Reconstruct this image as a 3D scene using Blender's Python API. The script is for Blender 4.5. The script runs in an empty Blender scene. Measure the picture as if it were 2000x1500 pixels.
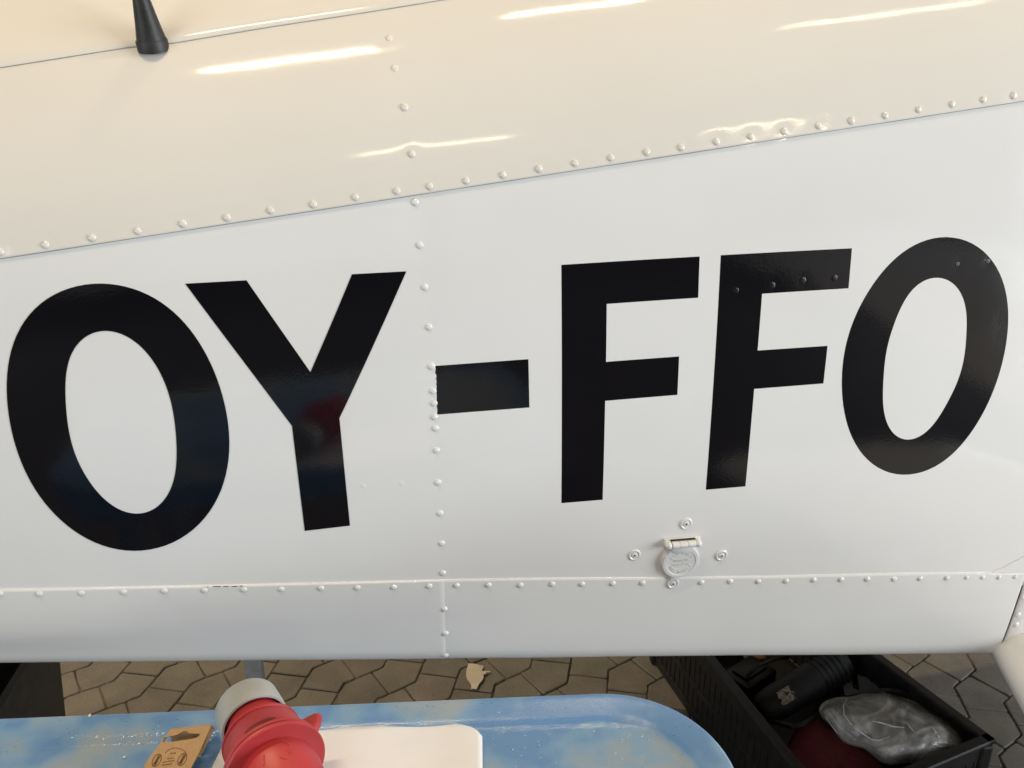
import bpy, bmesh, math, random
import numpy as np
from mathutils import Vector, Matrix, noise
from mathutils.bvhtree import BVHTree

random.seed(7)
S = bpy.context.scene
COL = S.collection
R = math.radians

# ------------------------------------------------------------------ camera
EYE = Vector((0.0, 0.0, 1.6))
PITCH, YAW, FPX = R(19.0), R(9.0), 1600.0        # photo is 2000 x 1500
FW = Vector((math.sin(YAW), math.cos(YAW), 0)); RT = Vector((math.cos(YAW), -math.sin(YAW), 0)); UP = Vector((0, 0, 1))
C_F = FW * math.cos(PITCH) - UP * math.sin(PITCH)
C_U = FW * math.sin(PITCH) + UP * math.cos(PITCH)
cam_d = bpy.data.cameras.new('camera'); cam = bpy.data.objects.new('camera', cam_d); COL.objects.link(cam)
cam_d.sensor_width = 36.0; cam_d.lens = FPX / 2000 * 36.0; cam_d.clip_start = 0.02; cam_d.clip_end = 200
cam.matrix_world = Matrix(((RT.x, C_U.x, -C_F.x, EYE.x), (RT.y, C_U.y, -C_F.y, EYE.y), (RT.z, C_U.z, -C_F.z, EYE.z), (0, 0, 0, 1)))
S.camera = cam

# ------------------------------------------------------------------ world, lamps, exposure
W = bpy.data.worlds.new('World'); S.world = W; W.use_nodes = True
W.node_tree.nodes['Background'].inputs[0].default_value = (1.0, 0.93, 0.82, 1)
W.node_tree.nodes['Background'].inputs[1].default_value = 0.24
S.view_settings.view_transform = 'Standard'; S.view_settings.look = 'None'
S.view_settings.exposure = 0.0; S.view_settings.gamma = 1.0

def area(name, loc, target, sx, sy, power, color, spin=0.0):
    l = bpy.data.lights.new(name, 'AREA'); l.shape = 'RECTANGLE'; l.size = sx; l.size_y = sy
    l.energy = power; l.color = color
    o = bpy.data.objects.new(name, l); COL.objects.link(o); o.location = loc
    d = (Vector(target) - Vector(loc)).normalized()
    o.rotation_mode = 'QUATERNION'
    q = d.to_track_quat('-Z', 'Y')
    o.rotation_quaternion = q @ Matrix.Rotation(spin, 3, 'Z').to_quaternion()
    return o
WARM = (1.0, 0.76, 0.46)
for (x, y, ln, wd, pw) in ((-0.66, -0.04, 0.72, 0.020, 31), (0.50, 0.33, 0.52, 0.020, 9), (2.05, -0.75, 0.90, 0.020, 5), (0.10, -5.1, 1.30, 0.045, 26),
                           (5.2, -10.1, 1.5, 0.36, 85), (0.92, 1.66, 0.30, 0.16, 17), (-2.2, 3.2, 1.25, 0.06, 130)):
    area('fluorescent_lamp', (x, y, 4.2), (x, y, 0), ln, wd, pw, WARM)
area('hangar_door_light', (5.0, -1.9, 1.9), (0.0, -1.2, 1.2), 3.4, 2.6, 310, (0.86, 0.93, 1.0))
area('left_fill_light', (-5.0, -3.6, 1.4), (0.0, -1.0, 1.1), 5.0, 2.0, 150, (0.86, 0.93, 1.0))  # added fill from the left, no gate known on that side

# ------------------------------------------------------------------ helpers
def ray(u, v):
    d = RT * ((u - 1000) / FPX) - C_U * ((v - 750) / FPX) + C_F
    return d.normalized()
def level(u, v, z):
    d = ray(u, v); return EYE + d * ((z - EYE.z) / d.z)
def depth(u, v, y):
    d = ray(u, v); return EYE + d * ((y - EYE.y) / d.y)

def put(name, me, mat=None, parent=None, smooth=None):
    o = bpy.data.objects.new(name, me); COL.objects.link(o)
    if mat is not None and not me.materials: me.materials.append(mat)
    if parent is not None: o.parent = parent
    if smooth is not None:
        me.polygons.foreach_set('use_smooth', [True] * len(me.polygons))
        if smooth < 179: me.set_sharp_from_angle(angle=R(smooth))
    return o
def mesh(name, verts, faces):
    me = bpy.data.meshes.new(name); me.from_pydata([tuple(v) for v in verts], [], faces); me.update(); return me
def frombm(name, bm):
    bmesh.ops.recalc_face_normals(bm, faces=bm.faces)
    me = bpy.data.meshes.new(name); bm.to_mesh(me); bm.free(); return me
def frombm_mesh(name, vs, fs):
    bm = bmesh.new(); me = mesh(name, vs, fs); bm.from_mesh(me); bpy.data.meshes.remove(me); return frombm(name, bm)
def thing(name, label, cat, loc=(0, 0, 0), group=None):
    o = bpy.data.objects.new(name, None); COL.objects.link(o); o.location = loc; o.empty_display_size = 0.05
    o['label'] = label; o['category'] = cat
    if group: o['group'] = group
    return o
def tag(o, label, cat, group=None):
    o['label'] = label; o['category'] = cat
    if group: o['group'] = group
    return o
def keep(o, parent):                      # parent without moving
    o.parent = parent; o.matrix_parent_inverse = Matrix.Translation(-Vector(parent.location)); return o
def box_bm(bm, c, sx, sy, sz, M=None, bev=0.0, seg=2):
    g = bmesh.ops.create_cube(bm, size=1.0)
    T = Matrix.Translation(c) @ (M.to_4x4() if M is not None else Matrix()) @ Matrix.Diagonal((sx, sy, sz, 1))
    bmesh.ops.transform(bm, matrix=T, verts=g['verts'])
    if bev > 0:
        es = list({e for v in g['verts'] for e in v.link_edges})
        bmesh.ops.bevel(bm, geom=es, offset=bev, segments=seg, profile=0.5, affect='EDGES')
def lathe(name, prof, n=32, cap=True):    # prof: (r, h) along +Z
    vs, fs = [], []
    for (r, h) in prof:
        for k in range(n):
            a = 2 * math.pi * k / n; vs.append((r * math.cos(a), r * math.sin(a), h))
    for i in range(len(prof) - 1):
        for k in range(n):
            k2 = (k + 1) % n; fs.append((i * n + k, i * n + k2, (i + 1) * n + k2, (i + 1) * n + k))
    if cap:
        fs.append(tuple(reversed(range(n)))); fs.append(tuple((len(prof) - 1) * n + k for k in range(n)))
    return mesh(name, vs, fs)
def tube_mesh(name, pts, r, n=8, closed=False):
    pts = [Vector(p) for p in pts]; vs, fs = [], []
    m = len(pts)
    for i, p in enumerate(pts):
        t = (pts[min(i + 1, m - 1)] - pts[max(i - 1, 0)]).normalized()
        a = t.cross(Vector((0, 0, 1)))
        if a.length < 1e-3: a = t.cross(Vector((1, 0, 0)))
        a.normalize(); b = t.cross(a)
        rr = r[i] if isinstance(r, (list, tuple)) else r
        for k in range(n):
            q = 2 * math.pi * k / n; vs.append(p + a * (rr * math.cos(q)) + b * (rr * math.sin(q)))
    for i in range(m - 1):
        for k in range(n):
            k2 = (k + 1) % n; fs.append((i * n + k, i * n + k2, (i + 1) * n + k2, (i + 1) * n + k))
    fs.append(tuple(range(n))); fs.append(tuple(reversed([(m - 1) * n + k for k in range(n)])))
    me = mesh(name, vs, fs)
    bm = bmesh.new(); bm.from_mesh(me); bmesh.ops.recalc_face_normals(bm, faces=bm.faces); bm.to_mesh(me); bm.free()
    return me
def basis(n, upv=Vector((0, 0, 1))):      # matrix whose Z is n, Y close to up
    n = n.normalized(); x = upv.cross(n)
    if x.length < 1e-4: x = Vector((1, 0, 0))
    x.normalize(); y = n.cross(x); return Matrix((x, y, n)).transposed()

# ------------------------------------------------------------------ materials
def mat(name, base, rough=0.5, metal=0.0, spec=0.5, coat=0.0):
    m = bpy.data.materials.new(name); m.use_nodes = True
    b = m.node_tree.nodes['Principled BSDF']
    b.inputs['Base Color'].default_value = (*base, 1); b.inputs['Roughness'].default_value = rough
    b.inputs['Metallic'].default_value = metal; b.inputs['Specular IOR Level'].default_value = spec
    b.inputs['Coat Weight'].default_value = coat
    return m
def nd(m, t, **kw):
    n = m.node_tree.nodes.new(t)
    for k, v in kw.items():
        if k.startswith('i_'): n.inputs[k[2:].replace('_', ' ')].default_value = v
        else: setattr(n, k, v)
    return n
def lk(m, a, b): m.node_tree.links.new(a, b)
def bsdf(m): return m.node_tree.nodes['Principled BSDF']
def coords(m, which='Object'): return nd(m, 'ShaderNodeTexCoord').outputs[which]
def noise_n(m, vec, scale, detail=3, rough=0.55):
    n = nd(m, 'ShaderNodeTexNoise'); n.inputs['Scale'].default_value = scale; n.inputs['Detail'].default_value = detail
    n.inputs['Roughness'].default_value = rough; lk(m, vec, n.inputs['Vector']); return n.outputs['Fac']
def ramp(m, fac, stops):
    r = nd(m, 'ShaderNodeValToRGB'); e = r.color_ramp.elements
    while len(e) > 1: e.remove(e[-1])
    e[0].position = stops[0][0]; e[0].color = (*stops[0][1], 1)
    for p, c in stops[1:]:
        q = e.new(p); q.color = (*c, 1)
    lk(m, fac, r.inputs[0]); return r.outputs[0]
def bump(m, hs, normal_to=None):
    prev = None
    for (h, st, di) in hs:
        b = nd(m, 'ShaderNodeBump'); b.inputs['Strength'].default_value = st; b.inputs['Distance'].default_value = di
        lk(m, h, b.inputs['Height'])
        if prev is not None: lk(m, prev, b.inputs['Normal'])
        prev = b.outputs['Normal']
    lk(m, prev, bsdf(m).inputs['Normal'])
    return prev

def mk_paint(name='white_aircraft_paint', tint=(1.0, 1.0, 1.0)):
    m = mat(name, (0.80, 0.80, 0.79), 0.075)
    tc = lambda c: tuple(a * b for a, b in zip(c, tint))
    v = coords(m)
    c = ramp(m, noise_n(m, v, 2.3, 4), [(0.3, tc((0.77, 0.77, 0.76))), (0.7, tc((0.82, 0.82, 0.81)))])
    # a few dirt specks
    sp = noise_n(m, v, 95.0, 1, 0.3)
    k = ramp(m, sp, [(0.90, (1, 1, 1)), (0.93, (0.7, 0.66, 0.6))])
    mx = nd(m, 'ShaderNodeMix', data_type='RGBA', blend_type='MULTIPLY'); mx.inputs[0].default_value = 1.0
    lk(m, c, mx.inputs[6]); lk(m, k, mx.inputs[7]); lk(m, mx.outputs[2], bsdf(m).inputs['Base Color'])
    bump(m, [(noise_n(m, v, 420, 2), 0.05, 0.0004), (noise_n(m, v, 14, 2), 0.05, 0.003)])
    return m
PAINT = mk_paint()
CREAM = mk_paint('warm_tinted_paint', (0.975, 0.94, 0.875))  # top tint: part paint tone, part warm lamplight put into the colour
def mk_vinyl():
    m = mat('black_vinyl', (0.0035, 0.0035, 0.006), 0.09)
    v = coords(m)
    bump(m, [(noise_n(m, v, 330, 2), 0.10, 0.0006), (noise_n(m, v, 12, 2), 0.10, 0.004)])
    return m
VINYL = mk_vinyl()
DARK = mat('dark_gap', (0.02, 0.018, 0.016), 0.7)
def mk_rubber(name='black_rubber', c0=(0.012, 0.012, 0.012), c1=(0.03, 0.03, 0.03), rough=0.5):
    m = mat(name, c0, rough); v = coords(m)
    lk(m, ramp(m, noise_n(m, v, 40, 4), [(0.35, c0), (0.7, c1)]), bsdf(m).inputs['Base Color'])
    bump(m, [(noise_n(m, v, 300, 3), 0.25, 0.001)])
    return m
RUBBER = mk_rubber()
CRATE = mk_rubber('black_crate_plastic', (0.006, 0.006, 0.006), (0.016, 0.016, 0.017), 0.45)
STEEL = mat('bare_screw_steel', (0.62, 0.61, 0.58), 0.32, 1.0)
BAREPAINT = mat('white_painted_metal', (0.78, 0.78, 0.77), 0.24)
GREYSTEEL = mk_rubber('grey_painted_steel', (0.20, 0.20, 0.20), (0.28, 0.28, 0.28), 0.45)

# ------------------------------------------------------------------ fuselage surface  P(x, s)
YW = 0.915
zb_l, zb_r = depth(0, 1297, 0.945), depth(1940, 1278, 0.945)
zt_l, zt_r = depth(0, 505, 0.92), depth(2000, 197, 0.92)
KB = (zb_r.z - zb_l.z) / (zb_r.x - zb_l.x); ZB = zb_l.z - KB * zb_l.x
KT = (zt_r.z - zt_l.z) / (zt_r.x - zt_l.x); ZT = zt_l.z - KT * zt_l.x
ZM = depth(1000, 1130, YW).z
def build_profile():
    # integrate the lean angle (degrees from vertical, positive = receding upwards) along the skin, from the belly up
    y, z, ds = YW + 0.021, ZB - 0.004, 0.001
    up = []
    a0 = [(0.0, -80), (0.012, -38), (0.03, -11), (0.10, -8), (0.135, -6), (0.16, -4.0), (0.40, -1.5)]
    s_ts = (ZT - ZB) * 1.004
    a0 += [(s_ts - 0.05, 2.0), (s_ts + 0.03, 8.0), (s_ts + 0.12, 24), (s_ts + 0.25, 44), (s_ts + 0.40, 62), (s_ts + 0.60, 80), (s_ts + 0.78, 90)]
    ss = [p[0] for p in a0]; aa = [p[1] for p in a0]
    s = 0.0; out = [(y, z)]
    while s < ss[-1]:
        a = R(float(np.interp(s + ds / 2, ss, aa))); y += math.sin(a) * ds; z += math.cos(a) * ds; s += ds; out.append((y, z))
    # shift so the wall stands at YW half way up
    i = int(0.33 / ds); dy = YW - out[i][0]
    return [(p[0] + dy, p[1]) for p in out]
prof = build_profile(); DS = 0.001; NS = len(prof); SMAX = (NS - 1) * DS
pz = np.array([p[1] for p in prof]); py_ = np.array([p[0] for p in prof]); psx = np.arange(NS) * DS
def sstep(t): t = min(1, max(0, t)); return t * t * (3 - 2 * t)
def zshift(z, x):
    wt = sstep((z - ZM - 0.02) / (ZT - ZM - 0.02)); wb = 1 - sstep((z - ZB) / (ZM - ZB))
    return wt * KT * x + wb * KB * x
def P(x, s):
    s = min(max(s, 0.0), SMAX - 1e-6); i = int(s / DS); f = s / DS - i
    y = prof[i][0] * (1 - f) + prof[i + 1][0] * f; z = prof[i][1] * (1 - f) + prof[i + 1][1] * f
    return Vector((x, y, z + zshift(z, x)))
def N(x, s):
    e = 0.004
    a = P(x + e, s) - P(x - e, s); b = P(x, min(s + e, SMAX)) - P(x, max(s - e, 0)); n = a.cross(b)
    n.normalize(); return n if n.y < 0 or n.z > 0.5 else -n
def PN(x, s, off): return P(x, s) + N(x, s) * off
gx = np.linspace(-1.5, 1.8, 34); gs = np.linspace(0, SMAX, 160)
bv, bf = [], []
for x in gx:
    for s in gs: bv.append(P(float(x), float(s)))
ng = len(gs)
for i in range(len(gx) - 1):
    for j in range(ng - 1): bf.append((i * ng + j, (i + 1) * ng + j, (i + 1) * ng + j + 1, i * ng + j + 1))
BVH = BVHTree.FromPolygons(bv, bf)
def skin(u, v):
    loc, nn, idx, d = BVH.ray_cast(EYE, ray(u, v))
    if loc is None: return skin(u, v - 2)
    x = loc.x; lo, hi = 0.0, SMAX
    for _ in range(40):
        m = (lo + hi) / 2
        if P(x, m).z < loc.z: lo = m
        else: hi = m
    return x, (lo + hi) / 2
def curve_s(pix):                       # a line drawn on the skin: s as a function of x
    q = [skin(*p) for p in pix]; xs = [p[0] for p in q]; vs = [p[1] for p in q]
    def f(x):
        if x < xs[0]: return vs[0] + (vs[1] - vs[0]) / (xs[1] - xs[0]) * (x - xs[0])
        if x > xs[-1]: return vs[-1] + (vs[-1] - vs[-2]) / (xs[-1] - xs[-2]) * (x - xs[-1])
        return float(np.interp(x, xs, vs))
    return f
s_top = curve_s([(1, 505), (810, 381), (1400, 290), (1999, 197)])
s_bot = curve_s([(1, 1150), (400, 1143), (865, 1132), (1300, 1128), (1500, 1125), (1999, 1117)])
s_spine = curve_s([(1, 136), (246, 97), (345, 87), (506, 60), (697, 31), (880, 1)])

# rivets in photo positions on the skin
ROW_T = [(2, 492), (90, 478), (181, 464), (270, 451), (358, 437), (444, 425), (529, 411), (612, 399), (694, 385), (775, 373), (839, 364), (910, 353), (982, 342), (1052, 330), (1122, 319), (1192, 308), (1262, 297), (1329, 288), (1398, 277), (1465, 267), (1530, 257), (1597, 246), (1661, 236), (1727, 226), (1792, 214), (1857, 204), (1918, 195), (1977, 187)]
COL_T = [(804, 301), (790, 211), (771, 135), (760, 77)]
COL_S = [(811, 395), (820, 479), (830, 561), (838, 639), (843, 716), (846, 764), (848, 788), (849, 815), (851, 837), (853, 880), (856, 943), (860, 1003), (863, 1062), (865, 1120)]
COL_B = [(868, 1188), (870, 1235), (870, 1277)]
ROW_B = [(2, 1157), (79, 1157), (161, 1156), (243, 1154), (322, 1152), (400, 1151), (477, 1150), (550, 1149), (627, 1147), (698, 1146), (769, 1145), (838, 1143), (892, 1142), (954, 1141), (1016, 1141), (1078, 1139), (1136, 1139), (1196, 1138), (1254, 1137), (1369, 1136), (1425, 1134), (1480, 1134), (1534, 1133), (1588, 1131), (1641, 1130), (1692, 1129), (1744, 1129), (1795, 1128), (1847, 1127), (1886, 1126), (1917, 1126), (1949, 1126), (1981, 1125)]
FLUSH = [(710, 950), (784, 945), (916, 943), (985, 940), (1047, 940), (1235, 930), (1297, 930), (1360, 924), (1533, 925), (1592, 921), (1650, 919), (1863, 912), (1918, 910), (1973, 908)]
FLUSH_F = [(1437, 568), (1508, 558), (1568, 548), (1630, 543)]
FLUSH_O = [(1870, 516), (1930, 510)]
DENTS = [(skin(*p), 0.00036, 0.010) for p in ROW_T + COL_T + COL_S] + [(skin(*p), 0.0002, 0.008) for p in ROW_B + COL_B] + [(skin(*p), 0.00025, 0.006) for p in FLUSH_F + FLUSH_O]
DENTS += [(skin(1480, 245), 0.0003, 0.03), (skin(820, 440), 0.0007, 0.025), (skin(890, 500), -0.0004, 0.03)]
def dents(x, s):
    h = 0.0
    for ((a, b), d, r) in DENTS:
        q = ((x - a) ** 2 + (s - b) ** 2) / (r * r)
        if q < 9: h -= d * math.exp(-q)
    p = Vector((x * 5.0, s * 5.0, 1.3)); h += (0.0008 if s < 0.62 else 0.0003) * noise.noise(p) + (0.00016 if s < 0.62 else 0.00006) * noise.noise(p * 3.7)
    return h

airplane = thing('airplane', 'white riveted aircraft fuselage with black registration OY-FFO on its side', 'airplane', (0.1, 1.3, 0.86))
def patch(name, x0, x1, slo, shi, off, thick, nx, ns, edges='tblr', bev=0.0008, m=PAINT, relief=True, parent=airplane):
    """a skin panel: a grid over (x, s), standing off the base surface, with rounded, real-thickness edges"""
    fx0 = x0 if callable(x0) else (lambda b: x0); fx1 = x1 if callable(x1) else (lambda b: x1)
    aa = [i / nx for i in range(nx + 1)]; bb = [j / ns for j in range(ns + 1)]
    def pos(a, b, o):
        xx0, xx1 = fx0(b), fx1(b); x = xx0 + (xx1 - xx0) * a; l, h = slo(x), shi(x); s = l + (h - l) * b
        return x, s, o
    rows = []
    lo_pad = [(0.0, -thick), (0.0, -bev * 0.8), ] if 'b' in edges else []
    hi_pad = [(1.0, -bev * 0.8), (1.0, -thick)] if 't' in edges else []
    l_pad = [(0.0, -thick), (0.0, -bev * 0.8)] if 'l' in edges else []
    r_pad = [(1.0, -bev * 0.8), (1.0, -thick)] if 'r' in edges else []
    x, s, _ = pos(0.5, 0.5, 0); span = shi(x) - slo(x); wid = abs(fx1(0.5) - fx0(0.5))
    eb, ea = bev / span, bev / wid
    bl = lo_pad + [((b if 0 < b < 1 else (eb if b == 0 and lo_pad else (1 - eb if b == 1 and hi_pad else b))), 0.0) for b in bb] + hi_pad
    al = l_pad + [((a if 0 < a < 1 else (ea if a == 0 and l_pad else (1 - ea if a == 1 and r_pad else a))), 0.0) for a in aa] + r_pad
    vs, fs = [], []
    for (a, da) in al:
        for (b, db) in bl:
            x, s, _ = pos(a, b, 0); o = off + min(da, db) + (dents(x, s) if relief else 0)
            vs.append(PN(x, s, o))
    nb = len(bl)
    for i in range(len(al) - 1):
        for j in range(nb - 1): fs.append((i * nb + j, (i + 1) * nb + j, (i + 1) * nb + j + 1, i * nb + j + 1))
    vs = [v - parent.location for v in vs]
    return put(name, mesh(name, vs, fs), m, parent, smooth=50)

XL, XR = -1.40, 1.65
xj = lambda s_: 0.0
col_x = skin(850, 800)[0]; j_x = skin(857, 900)[0]
lowx_t, lowx_b = skin(1998, 1135)[0], skin(1941, 1274)[0]
low_right = lambda b: lowx_b + (lowx_t - lowx_b) * b
side_l = patch('side_skin', XL, j_x, lambda x: s_bot(x) - 0.012, lambda x: s_top(x) + 0.012, 0.0, 0.0006, 230, 150, '', 0.0004)
side_r = patch('side_skin', j_x - 0.012, XR, lambda x: s_bot(x) - 0.012, lambda x: s_top(x) + 0.012, -0.00012, 0.002, 270, 150, '', 0.0005)
top_sk = patch('top_skin', XL, XR, s_top, lambda x: s_spine(x) + 0.03, 0.0024, 0.0009, 480, 110, 'b', 0.0004, CREAM)
spine = patch('spine_skin', XL, XR, s_spine, lambda x: SMAX - 0.002, 0.0046, 0.0018, 120, 60, 'b', 0.0012, CREAM)
lower_l = patch('lower_skin', XL, j_x + 0.004, lambda x: 0.0, s_bot, 0.0026, 0.0034, 170, 60, 'tr', 0.0018)
lower_r = patch('lower_skin', j_x - 0.01, low_right, lambda x: 0.0, s_bot, 0.0022, 0.0034, 190, 60, 'tr', 0.0018)
inner = patch('inner_skin', XL, XR, lambda x: 0.001, lambda x: SMAX - 0.01, -0.006, 0.001, 20, 60, '', 0.0005, DARK, False)
# belly and the far half close the body
bv, bf = [], []
YC = prof[-1][0]
nb2 = 40
for i in range(21):
    x = XL + (XR - XL) * i / 20
    for j in range(nb2 + 1):
        s = SMAX * j / nb2; p = P(x, s); bv.append(Vector((x, 2 * YC - p.y, p.z)) - airplane.location)
for i in range(20):
    for j in range(nb2): bf.append((i * 41 + j, i * 41 + j + 1, (i + 1) * 41 + j + 1, (i + 1) * 41 + j))
put('far_side_skin', mesh('far_side_skin', bv, bf), PAINT, airplane, 60)
bv, bf = [], []
for i in range(21):
    x = XL + (XR - XL) * i / 20; p = P(x, 0.0)
    for j in range(9):
        f = j / 8; bv.append(Vector((x, p.y + (2 * YC - 2 * p.y) * f, p.z - 0.004 * math.sin(math.pi * f))) - airplane.location)
for i in range(20):
    for j in range(8): bf.append((i * 9 + j, (i + 1) * 9 + j, (i + 1) * 9 + j + 1, i * 9 + j + 1))
put('belly_skin', mesh('belly_skin', bv, bf), PAINT, airplane, 60)

SEAM_SHADE = mat('seam_shade', (0.33, 0.29, 0.24), 0.8)  # dark strips below the lap edges: their shadow line put into colour
def shade_strip(f, w, off, x0, x1):
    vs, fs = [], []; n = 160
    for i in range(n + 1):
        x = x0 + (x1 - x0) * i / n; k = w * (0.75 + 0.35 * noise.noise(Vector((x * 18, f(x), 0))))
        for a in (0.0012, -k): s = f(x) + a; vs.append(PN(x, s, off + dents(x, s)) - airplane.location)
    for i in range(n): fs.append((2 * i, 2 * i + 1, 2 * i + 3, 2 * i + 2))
    put('seam_shade', mesh('seam_shade', vs, fs), SEAM_SHADE, airplane)
shade_strip(s_top, 0.0009, 0.0004, XL, XR); shade_strip(s_spine, 0.0008, 0.0027, XL, XR)
# rivets: one dome, shared
RIV = lathe('rivet', [(1.0, -0.15), (1.0, 0.06), (0.90, 0.24), (0.66, 0.42), (0.34, 0.51)], 14); RIV.materials.append(PAINT)
RIV.polygons.foreach_set('use_smooth', [True] * len(RIV.polygons))
RIVC = RIV.copy(); RIVC.materials.clear(); RIVC.materials.append(CREAM)
def rivet(pix, off, parent, r=0.0043, name='rivet', me=None, sink=1.0, jit=0.0):
    x, s = skin(*pix); n = N(x, s); p = PN(x, s, off + dents(x, s)); me = me or (RIVC if parent is top_sk else RIV)
    o = bpy.data.objects.new(name, me); COL.objects.link(o); o.parent = parent
    r *= 1 + random.uniform(-0.06, 0.06)
    o.matrix_local = Matrix.Translation(-airplane.location) @ Matrix.Translation(p) @ basis(n).to_4x4() @ Matrix.Diagonal((r, r, r * sink, 1))
    return o
for p in ROW_T: rivet(p, 0.0024, top_sk)
for p in COL_T[:2]: rivet(p, 0.0024, top_sk, 0.0044)
for p in COL_T[2:]: rivet(p, 0.0024, top_sk, 0.004, sink=0.6)
for p in COL_S: rivet(p, 0.0, side_l)
for p in COL_B: rivet(p, 0.0026, lower_l)
for p in ROW_B: rivet(p, 0.0026, lower_l if p[0] < 866 else lower_r, 0.0041 if p[0] < 1850 else 0.0036)
for p in FLUSH: rivet(p, -0.0006 if p[0] > 855 else 0.0, side_l if p[0] < 855 else side_r, 0.0035, 'flush_rivet', sink=0.16)

# registration letters
def fourier(pts, nh=5, n=96):
    z = np.array([complex(*p) for p in pts]); d = np.abs(np.diff(np.append(z, z[0]))); t = np.concatenate([[0], np.cumsum(d)[:-1]]) / d.sum() * 2 * np.pi
    ks = np.arange(-nh, nh + 1); A = np.exp(1j * np.outer(t, ks)); c, *_ = np.linalg.lstsq(A, z, rcond=None)
    tt = np.linspace(0, 2 * np.pi, n, endpoint=False); w = np.exp(1j * np.outer(tt, ks)) @ c
    return [(float(q.real), float(q.imag)) for q in w]
def crop(pts, k, ox, oy): return [(ox + a / k, oy + b / k) for a, b in pts]
O1o = crop([(520, 65), (700, 95), (850, 170), (960, 280), (1060, 430), (1130, 590), (1170, 760), (1180, 900), (1165, 1030), (1120, 1160), (1050, 1270), (960, 1350), (850, 1410), (700, 1437), (550, 1415), (420, 1355), (300, 1265), (190, 1130), (110, 980), (60, 820), (40, 650), (45, 480), (75, 350), (130, 250), (210, 165), (310, 105), (410, 72)], 2.6325, 0, 530)
O1i = crop([(550, 305), (640, 330), (740, 400), (820, 510), (870, 640), (900, 780), (910, 920), (900, 1040), (870, 1130), (820, 1200), (760, 1237), (690, 1245), (620, 1225), (540, 1170), (460, 1080), (400, 970), (360, 840), (340, 700), (338, 580), (350, 480), (380, 400), (430, 345), (490, 312)], 2.6325, 0, 530)
O2o = crop([(1360, 64), (1470, 85), (1560, 145), (1630, 230), (1670, 320), (1690, 430), (1690, 540), (1675, 680), (1640, 820), (1580, 970), (1500, 1110), (1410, 1220), (1310, 1300), (1200, 1342), (1090, 1352), (990, 1320), (900, 1240), (840, 1130), (800, 1000), (787, 880), (795, 750), (820, 620), (870, 480), (940, 350), (1020, 240), (1120, 150), (1240, 85)], 2.778, 1360, 440)
O2i = crop([(1310, 285), (1380, 305), (1430, 360), (1458, 440), (1468, 540), (1460, 660), (1435, 790), (1390, 910), (1330, 1020), (1250, 1110), (1180, 1160), (1120, 1165), (1070, 1130), (1030, 1050), (1013, 950), (1013, 840), (1025, 730), (1050, 610), (1090, 490), (1150, 380), (1220, 310), (1265, 290)], 2.778, 1360, 440)
YY = [(362, 554), (481.4, 547.4), (606.2, 726.7), (687.6, 535.5), (793.6, 529.9), (662.9, 816.7), (683.5, 1026.5), (595.3, 1036.6), (570.3, 831.6)]
HY = [(848, 715), (1032, 701.5), (1034, 795.7), (853, 810)]
F1 = crop([(103, 134), (868, 88), (860, 316), (354, 350), (350, 670), (754, 640), (744, 852), (345, 885), (331, 1431), (103, 1450)], 2.829, 1060, 470)
F2 = crop([(134, 163), (845, 125), (826, 342), (358, 372), (333, 680), (712, 654), (689, 858), (314, 888), (267, 1417), (52, 1436)], 2.778, 1360, 440)
def letter(name, label, outer, inner=None, base=0.0):
    bm = bmesh.new()
    loops = [outer] + ([inner] if inner else [])
    edges = []
    for lp in loops:
        q = [skin(*p) for p in lp]
        vs = [bm.verts.new((x, s, 0)) for x, s in q]
        for i in range(len(vs)): edges.append(bm.edges.new((vs[i], vs[(i + 1) % len(vs)])))
    bmesh.ops.triangle_fill(bm, use_beauty=True, use_dissolve=False, edges=edges)
    xs = [v.co.x for v in bm.verts]; ys = [v.co.y for v in bm.verts]
    for ax, lo, hi in ((1, min(ys), max(ys)), (0, min(xs), max(xs))):
        t = lo + 0.006
        while t < hi:
            co = [0, 0, 0]; co[ax] = t; no = [0, 0, 0]; no[ax] = 1
            bmesh.ops.bisect_plane(bm, geom=bm.verts[:] + bm.edges[:] + bm.faces[:], plane_co=co, plane_no=no); t += 0.006
    for f in bm.faces:
        f.smooth = True
        if f.normal.z < 0: f.normal_flip()
    bnd = [e for e in bm.edges if len(e.link_faces) == 1]
    for v in bm.verts:
        x, s = v.co.x, v.co.y; v.co = PN(x, s, base + 0.0005 + dents(x, s)) - airplane.location
    g = bmesh.ops.extrude_edge_only(bm, edges=bnd)
    for v in [e for e in g['geom'] if isinstance(e, bmesh.types.BMVert)]: v.co.y += 0.0009
    me = bpy.data.meshes.new(name); bm.to_mesh(me); bm.free()
    o = put(name, me, VINYL, airplane); me.set_sharp_from_angle(angle=R(50)); o['label'] = label
    return o
letter('registration_letter', 'black letter O, first of the registration', fourier(O1o), fourier(O1i))
letter('registration_letter', 'black letter Y', YY)
letter('hyphen', 'black hyphen beside the rivet column', HY, base=-0.0005)
letter('registration_letter', 'black letter F after the hyphen', F1, base=-0.0005)
lf = letter('registration_letter', 'black letter F with dimples along its top bar', F2, base=-0.0005)
lo_ = letter('registration_letter', 'black letter O, last of the registration', fourier(O2o), fourier(O2i), base=-0.0005)
RIVB = RIV.copy(); RIVB.name = 'flush_rivet'; RIVB.materials.clear(); RIVB.materials.append(VINYL)
for p in FLUSH_F: rivet(p, 0.0002, lf, 0.0042, 'flush_rivet', RIVB, 0.15)
for p in FLUSH_O: rivet(p, 0.0002, lo_, 0.0030, 'flush_rivet', RIVB, 0.08)

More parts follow.
